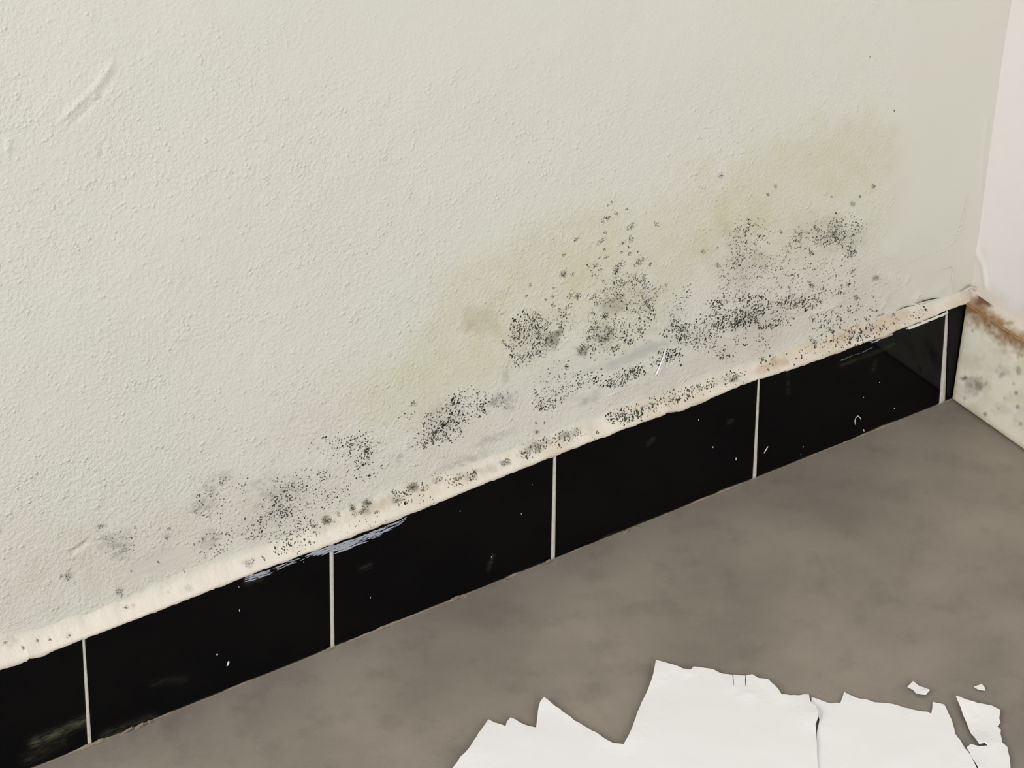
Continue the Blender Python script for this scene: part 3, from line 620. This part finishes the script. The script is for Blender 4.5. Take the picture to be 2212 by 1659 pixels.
for q in [(1611, 503, 8, 6, .62), (1801, 508, 7, 8, .65), (1753, 548, 6, 8, .7), (1840, 546, 11, 11, .55), (1753, 614, 6, 8, .75), (1815, 631, 4, 6, .8), (1761, 644, 9, 9, .85), (1772, 652, 6, 5, .8), (1842, 584, 6, 6, .7), (1850, 644, 7, 9, .6), (1755, 663, 5, 6, .85), (1720, 658, 4, 8, .85), (1644, 709, 5, 9, .92), (1666, 704, 5, 8, .85), (1685, 694, 6, 6, .85), (1755, 690, 7, 8, .7), (1759, 740, 6, 5, .85), (1752, 734, 4, 4, .85), (1793, 712, 5, 6, .75),
          (1815, 690, 5, 9, .7), (1714, 688, 3, 4, .85), (1588, 736, 3, 4, .85), (1591, 744, 3, 3, .7), (1830, 616, 3, 4, .6), (1685, 618, 3, 5, .6), (1710, 595, 5, 5, .5), (1550, 571, 5, 7, .4), (1892, 601, 6, 4, .5), (1842, 441, 6, 5, .4), (1857, 424, 3, 3, .45), (1887, 402, 4, 5, .4), (1659, 420, 2, 5, .4), (1519, 544, 4, 5, .4), (1687, 500, 2.5, 4, .65), (1557, 379, 6, 5, .35), (1675, 402, 3, 4, .25), (1550, 535, 2, 2, .7), (1796, 424, 1.5, 3, .5), (1932, 239, 2, 2.5, .5), (1887, 642, 4, 5, .3), (1880, 123, 2, 2, .3)]: spot(s, *q[:4], dark=q[4])
s.build('large patch of fine black mold specks on the right of the wall')
# strip along the ledge, right half
s = Specks()
fill(s, [(1306, 905), (1350, 880), (1395, 874), (1398, 895), (1360, 912), (1325, 912)], 170, 2.2, .8, .4); fill(s, [(1393, 880), (1400, 858), (1512, 834), (1515, 850), (1440, 880), (1415, 900)], 130, 2.1, .75, .5); fill(s, [(1501, 835), (1547, 818), (1547, 835), (1505, 848)], 55, 2.1, .75, .4)
fill(s, rpoly(1564, 805, 1606, 830), 50, 2.0, .65, .3); fill(s, [(1793, 735), (1830, 712), (1900, 700), (1905, 720), (1850, 745), (1800, 750)], 130, 2.2, .66, .4); fill(s, [(1690, 775), (1760, 745), (1800, 740), (1790, 765), (1720, 785)], 28, 2.0, .6, .2); fill(s, [(1900, 705), (2000, 660), (2010, 672), (1920, 715)], 46, 1.9, .5, .4); fill(s, rpoly(1640, 768, 1672, 790), 18, 2.1, .7, .2)
for q in [(1588, 818, 7, 7, .5), (1648, 776, 4, 5, .75), (1661, 798, 3, 3, .7), (1880, 700, 5, 6, .6), (1760, 750, 5, 4, .85), (1870, 690, 4, 5, .6), (1930, 680, 5, 5, .6), (1911, 705, 3, 6, .8), (1716, 788, 2, 3, .7)]: spot(s, *q[:4], dark=q[4])
fill(s, rpoly(1250, 928, 1300, 950), 8, 1.8, .6, 0)
s.build('black mold dots along the right half')

# thin raised brush ridges in the plaster, lit look put into a paler colour
M_RIDGE_LIT = mat_plain('lit_plaster_ridge', tuple(lin(226, 224, 213)), .6, .05, 60, 0)
for pts, rr in (([(2089, 420), (2084, 446), (2079, 470), (2073, 493), (2064, 512), (2048, 530), (2025, 541), (2000, 548), (1980, 557), (1960, 565), (1942, 574), (1925, 584)], [.3, .7, .9, 1.1, 1.2, 1.2, 1.0, .9, .9, .8, .7, .3]), ([(2059, 574), (2056, 592), (2055, 610), (2058, 632)], [.4, .9, 1.0, .3]), ([(2000, 588), (2030, 584), (2057, 575)], [.2, .6, .4]),
                ([(1963, 594), (1960, 604), (1957, 614)], [.4, 1.4, .3]), ([(-10, 1358), (25, 1346), (60, 1331), (85, 1320), (106, 1310)], [.6, .9, .8, .7, .3]), ([(1906, 668), (1909, 655), (1914, 645), (1924, 634)], [.5, 1.2, 1.0, .3]), ([(1974, 655), (1980, 642), (1986, 634), (1990, 640), (1996, 656)], [.4, 1.2, 1.4, 1.0, .3]),
                ([(1720, 647), (1728, 638), (1737, 632), (1752, 624)], [.4, .9, .9, .3]), ([(1655, 697), (1680, 683), (1700, 672)], [.2, .9, .3]), ([(1770, 672), (1800, 662), (1824, 650)], [.3, 1.2, .6]), ([(1290, 868), (1330, 852), (1380, 828)], [.2, .6, .2]), ([(240, 150), (222, 172), (205, 190), (185, 206)], [.2, .8, .7, .2])):
    o = strand('plaster_ridge', pts, rr, M_RIDGE_LIT, WB, (1, WY), .0011); o['label'] = 'thin raised plaster ridge, coloured pale for the light it catches'

# white drip of paint hanging on the wall
o = strand('paint_drip', [(1436, 752), (1434, 762), (1429, 776), (1423, 792), (1418, 804), (1414, 810)], [1.6, 2.0, 2.2, 2.6, 3.4, 2.4], M_FLAKE, WB, (1, WY), .0016); o['label'] = 'thin white dribble of dried paint'
o = strand('paint_drip', [(1437, 754), (1434, 770), (1428, 788), (1423, 802), (1419, 811)], [1.0, 1.3, 1.4, 1.6, 2.2], M_FLAKE, WB, (1, WY), .0016); o['label'] = 'thin white dribble of dried paint'

# ------------------------------------------------------------------ stained white skirting tile on the right wall
BR = bpy.data.objects.new('baseboard_right', None); C.objects.link(BR)
tag(BR, 'mold spotted white tile skirting along the right wall', kind='structure')
SPOT_R = [(2082, 818, 7, 8, .85), (2100, 832, 22, 20, .30), (2112, 830, 14, 14, .35), (2131, 828, 4, 4, .5), (2128, 895, 6, 6, .7), (2168, 800, 16, 14, .28), (2164, 810, 8, 8, .3), (2200, 800, 6, 10, .45), (2198, 878, 4, 5, .6), (2083, 861, 4, 5, .5), (2158, 883, 4, 4, .6), (2196, 850, 5, 5, .6), (2101, 714, 3, 3, .5), (2205, 915, 5, 5, .5), (2180, 720, 5, 4, .3), (2190, 830, 4, 4, .5), (2145, 700, 14, 8, .2), (2170, 860, 3, 3, .5), (2205, 750, 5, 8, .35), (2090, 840, 30, 26, .14), (2150, 770, 40, 30, .05)]
def right_tile(off):
    b0 = at(2055, 867, 1, -.001); t0 = at(2086, 660, 1, -.001); b1 = at(2212, 955, 0, b0[0])
    hx = t0[0] - b0[0]; ht = .1465; z0 = .0022
    wd = .34; e = .0014; nu = 150; nv = 64
    us = np.concatenate([[0, .3 * e, e], np.linspace(2 * e, wd - 2 * e, nu), [wd - e, wd]]); vs = np.concatenate([[0, .3 * e, e], np.linspace(2 * e, ht - 2 * e, nv), [ht - e, ht - .3 * e, ht]])
    U, V = np.meshgrid(us, vs, indexing='ij'); U = U.ravel(); V = V.ravel()
    d = np.minimum(np.minimum(U, wd - U), np.minimum(V, ht - V)); rd = np.where(d < e, e - np.sqrt(np.maximum(0, e * e - (e - np.minimum(d, e)) ** 2)), 0)
    sl = (b1[0] - b0[0]) / (b1[1] - b0[1] + 1e-9)
    P = np.stack([b0[0] + hx * V / ht + rd, -.0012 - off - U, z0 + V], 1)
    px, py = proj(P)
    base = lin(238, 233, 217) * np.ones((len(P), 3)); n = fbm(px / 26, py / 26, 4); n2 = fbm(px / 8, py / 8, 3)
    f = (np.clip((n - .45) * 1.8, 0, .45))[:, None]; base = base * (1 - f) + lin(204, 194, 164) * f
    de = np.minimum(np.minimum(U, V), ht - V); f = (.55 * np.exp(-(de / .006) ** 2) * (.5 + n))[:, None]; base = base * (1 - f) + lin(176, 150, 104) * f
    f = (.9 * sstep(.034, .0, ht - V + (n2 - .5) * .03))[:, None]; base = base * (1 - f) + lin(140, 98, 54) * f
    dd = np.hypot(px - 2122, (py - 652)); f = (.9 * (1 - sstep(8, 36, dd + (n2 - .5) * 26)))[:, None]; base = base * (1 - f) + lin(112, 70, 32) * f
    for (x, y, rx, ry, s) in SPOT_R:
        q = np.hypot((px - x) / rx, (py - y) / ry) + (n2 - .5) * 1.5; f = (s * (1 - sstep(.3, 1.3, q)))[:, None]; base = base * (1 - f) + lin(72, 74, 58) * f
    nU, nV = len(us), len(vs); F = grid_faces(nU, nV).tolist()
    ring = [i * nV for i in range(nU)] + [(nU - 1) * nV + j for j in range(1, nV)] + [i * nV + nV - 1 for i in range(nU - 2, -1, -1)] + [j for j in range(nV - 2, 0, -1)]
    k0 = len(P); B = P[ring].copy(); B[:, 0] += .0075; P = np.vstack([P, B]); base = np.vstack([base, np.tile(lin(150, 130, 96), (len(B), 1))]); m = len(ring)
    F += [[ring[i], k0 + i, k0 + (i + 1) % m, ring[(i + 1) % m]] for i in range(m)]; F.append([k0 + i for i in range(m)])
    o = mesh_obj('tile', P, [q[::-1] for q in F], M_RTILE, BR, cols=base); o['label'] = 'off white skirting tile with rust edge and grey mold spots'
    return b0[0] + hx, z0 + ht
RX, RZ = right_tile(0.0)
right_tile(.3425); right_tile(.685); right_tile(1.0275)
def right_ledge():
    n = 560; ys = np.concatenate([np.linspace(-1.365, -.36, 341)[:-1], np.linspace(-.36, .010, 220)]); ks = [0, .08, .25, .45, .65, .85, 1.0]; P = []; K = []
    upp = [(at(x, y, 0, CX + .17 * LEAN)) for x, y in [(2098, 616), (2112, 638), (2135, 654), (2171, 677), (2212, 701), (2290, 746)]]
    uy = np.array([q[1] for q in upp])[::-1]; uz = np.array([q[2] for q in upp])[::-1]
    for y in ys:
        zu = float(np.interp(y, uy, uz)) + (fbm(y * 40, 3.3, 2) - .5) * .0014; zl = RZ - .001 + (fbm(y * 60, 8.3, 2) - .5) * .0008; zu = max(zu, zl + .006)
        for t in ks:
            x = RX - .0012 + (CX + zu * LEAN + .0012 - RX) * t ** .8 - .0004 * math.sin(math.pi * t) * float(fbm(y * 90, t * 4, 2))
            P.append((x, y, zl + (zu - zl) * t)); K.append(t)
    k0 = len(P); nk = len(ks); F = grid_faces(n, nk).tolist()
    for y in ys: P += [(CX + .006, y, .2), (CX + .006, y, RZ - .004), (RX + .004, y, RZ - .004)]
    P = np.array(P)
    for i in range(n): P[k0 + i * 3, 2] = P[i * nk + nk - 1, 2]
    for i in range(n - 1):
        a = i * nk; b = a + nk; c = k0 + i * 3; d = c + 3
        F += [[a + nk - 1, b + nk - 1, d, c], [c, d, d + 1, c + 1], [c + 1, d + 1, d + 2, c + 2], [c + 2, d + 2, b, a]]
    for i in (0, n - 1): F.append([i * nk + j for j in range(nk)] + [k0 + i * 3 + j for j in range(3)])
    px, py = proj(P); t = np.concatenate([np.array(K), np.ones(3 * n)]); nn = fbm(px / 12, py / 12, 4)
    f = np.clip((1.15 - t * 1.45 + (nn - .5) * 1.5) * (1 - sstep(.7, 1.0, t)), 0, 1)[:, None]
    col = lin(218, 208, 196) * (1 - f) + lin(146, 114, 74) * f
    dd = np.hypot(px - 2122, py - 645); f = (.95 * (1 - sstep(10, 30, dd + (nn - .5) * 24)))[:, None]; col = col * (1 - f) + lin(104, 64, 30) * f
    o = mesh_obj('trim_2', P, F, M_CAULK, cols=col)
    tag(o, 'rust stained sealant along the top of the white skirting tile', kind='structure')
right_ledge()

# ------------------------------------------------------------------ flakes of white paint lying on the floor
def flake(name, poly, z, label, cat='paint flake', group=None, th=.0009, curl=.0015, step=.009, seed=0, lift=()):
    r_ = random.Random(seed)
    fine = []
    n = len(poly)
    for i in range(n):      # roughen the torn edge
        a = np.array(poly[i], float); b = np.array(poly[(i + 1) % n], float); L = np.linalg.norm(b - a); k = max(1, int(L / 9))
        nn = np.array([-(b - a)[1], (b - a)[0]]) / max(L, 1e-6)
        for j in range(k):
            q = a + (b - a) * j / k
            if j: q = q + nn * r_.gauss(0, .7)
            fine.append(q)
    pts = [at(q[0], q[1], 2, z)[:2] for q in fine]
    ob_ = [tuple(p) for p in pts]
    xs = [p[0] for p in ob_]; ys = [p[1] for p in ob_]
    inner = []
    gx = np.arange(min(xs) + step / 2, max(xs), step); gy = np.arange(min(ys) + step / 2, max(ys), step)
    if len(gx) and len(gy):
        GX, GY = np.meshgrid(gx, gy); GX = GX.ravel() ; GY = GY.ravel()
        ins = in_poly(GX, GY, ob_); dist, _ = poly_dist(GX, GY, ob_, True); ok = ins & (dist > step * .35)
        inner = [(a, b) for a, b in zip(GX[ok], GY[ok])]
    V = [Vector(p) for p in ob_ + inner]; nb = len(ob_)
    vo, eo, fo, *_ = delaunay_2d_cdt(V, [(i, (i + 1) % nb) for i in range(nb)], [list(range(nb))], 1, 1e-7)
    A = np.array([(v.x, v.y) for v in vo]); d, _ = poly_dist(A[:, 0], A[:, 1], ob_, True)
    zz = z + (fbm(A[:, 0] * 14 + seed, A[:, 1] * 14, 3) - .5) * .002 + curl * np.exp(-(d / .010) ** 2) * (fbm(A[:, 0] * 30, A[:, 1] * 30 + seed, 2) * 1.6 - .35)
    for (lx, ly, lr, lh) in lift:
        c = at(lx, ly, 2, z); zz += lh * np.exp(-(np.hypot(A[:, 0] - c[0], A[:, 1] - c[1]) / lr) ** 2)
    zz = np.maximum(zz, .0006)
    m = len(A); P = np.vstack([np.column_stack([A, zz + th]), np.column_stack([A, zz])])
    F = []; cnt = {}
    for f in fo:
        f = list(f); p = [A[i] for i in f]
        ar = sum(p[i][0] * p[(i + 1) % len(p)][1] - p[(i + 1) % len(p)][0] * p[i][1] for i in range(len(p)))
        if ar < 0: f = f[::-1]
        F.append(f); F.append([i + m for i in f[::-1]])
        for i in range(len(f)): cnt[(f[i], f[(i + 1) % len(f)])] = 1
    for (a, b) in cnt:
        if (b, a) not in cnt: F.append([a, a + m, b + m, b])
    c0 = P.mean(0); c0[2] = 0; 
    o = mesh_obj(name, P - c0, F, M_FLAKE, smooth=False); o.location = c0
    return tag(o, label, cat, group)
G = 'pieces of white paint fallen on the floor'
A_ = [(979, 1659), (994, 1638), (1013, 1619), (1029, 1594), (1047, 1567), (1055, 1555), (1070, 1563), (1092, 1570), (1095, 1560), (1103, 1551), (1123, 1562), (1141, 1569), (1158, 1572), (1162, 1538), (1167, 1520), (1175, 1510), (1200, 1529), (1232, 1550), (1261, 1569), (1288, 1584), (1311, 1601), (1325, 1608), (1347, 1610),
      (1361, 1585), (1370, 1561), (1385, 1520), (1394, 1503), (1407, 1473), (1413, 1450), (1417, 1431), (1435, 1435), (1455, 1440), (1476, 1448), (1492, 1450), (1498, 1443), (1520, 1445), (1541, 1448), (1552, 1454), (1582, 1460), (1583.4, 1475), (1585, 1487), (1584.8, 1475), (1584, 1459), (1609.8, 1461.7), (1609.8, 1480), (1611.5, 1500), (1611.2, 1480), (1611.2, 1461), (1625, 1459), (1638, 1467),
      (1659, 1470), (1675, 1484), (1688, 1502), (1715, 1503), (1747, 1502), (1750, 1517), (1762, 1529), (1768, 1544), (1766, 1556), (1761, 1569), (1762.5, 1588), (1764.5, 1614), (1765, 1640), (1770, 1690), (1755, 1740), (1700, 1770), (1600, 1760), (1520, 1790), (1420, 1775), (1330, 1800), (1230, 1770), (1140, 1760), (1070, 1730), (1000, 1720), (950, 1700)]
flake('paint_flake', A_, .0040, 'largest jagged white paint sheet with two tall points, left of the crack', group=G, seed=1, lift=[(1768, 1548, .02, .0025), (1417, 1431, .03, .002), (1175, 1510, .02, .002)])
B_ = [(1753, 1506.6), (1768, 1511.6), (1785, 1517.5), (1815, 1520), (1819, 1510), (1823.5, 1496), (1850, 1508.7), (1879, 1514.6), (1888, 1518), (1926, 1521), (1973, 1533.7), (2011.6, 1542.5), (2014.5, 1517.5), (2039.5, 1523), (2056, 1556), (2063, 1585), (2079, 1608.6), (2091, 1626), (2108.6, 1659), (2120, 1690), (2090, 1740), (2000, 1735), (1930, 1760), (1850, 1740), (1790, 1750), (1766, 1700), (1764, 1640), (1764, 1614), (1764, 1588), (1766, 1575), (1770, 1556), (1766, 1545), (1752, 1530)]
flake('paint_flake', B_, .0016, 'broad white paint sheet right of the crack with straight slanting edge', group=G, seed=2)
C_ = [(2063.6, 1511), (2091, 1519), (2120, 1523), (2142, 1526), (2160.6, 1536), (2158.5, 1553), (2161, 1561.6), (2154, 1570), (2161.5, 1577.7), (2164, 1606), (2147, 1616), (2136, 1616), (2126, 1609), (2114.5, 1611.5), (2097, 1585), (2085, 1555.7)]
flake('paint_flake', C_, .0026, 'four sided white paint piece across the narrow gap, above the lowest right piece', group=G, seed=3, lift=[(2065, 1514, .02, .004), (2120, 1610, .015, .003)])
D_ = [(2088, 1616), (2097, 1608.6), (2114.5, 1613), (2136.5, 1611.5), (2164, 1604), (2176, 1614.5), (2180.6, 1638), (2182.6, 1659), (2176, 1700), (2140, 1730), (2126, 1690), (2112, 1659)]
flake('paint_flake', D_, .0030, 'white paint piece at the bottom right corner of the heap', group=G, seed=4)
E_ = [(1972, 1473.4), (1985, 1483.7), (2008, 1495.5), (2000, 1504), (1978, 1498.4), (1972, 1491), (1960, 1485)]
flake('paint_chip', E_, .0016, 'small oblong white paint chip lying alone on the grey floor', 'paint chip', 'loose paint chips', curl=.003, step=.004, seed=5, lift=[(2004, 1499, .008, .003)])
F_ = [(2104, 1485), (2114.5, 1481), (2120, 1478.7), (2126, 1485), (2128.6, 1492.5), (2114.5, 1491)]
flake('paint_chip', F_, .0012, 'tiny triangular white paint chip nearest the right skirting', 'paint chip', 'loose paint chips', curl=.002, step=.004, seed=6)

# specks of dust on the floor
P = []; F = []
for (x, y) in [(2170, 1200), (2115, 951), (1679, 1359), (1555, 1437), (1538, 1430), (1610, 1360), (996, 1417), (728, 1425), (561, 1502), (1900, 1100), (2088, 1496), (2080, 1300), (1300, 1380), (1380, 1330), (830, 1560), (1800, 1230), (1450, 1250)]:
    c = at(x, y, 2, 0); r = random.uniform(.0006, .0013); k0 = len(P)
    for k in range(5): P.append((c[0] + r * math.cos(k * 1.257) * random.uniform(.7, 1.2), c[1] + r * math.sin(k * 1.257), -.0002))
    P.append((c[0], c[1], .0006)); F += [[k0 + k, k0 + (k + 1) % 5, k0 + 5] for k in range(5)]
o = mesh_obj('dust', P, F, M_DIRT, FL); o['kind'] = 'stuff'; o['label'] = 'pale dust specks'
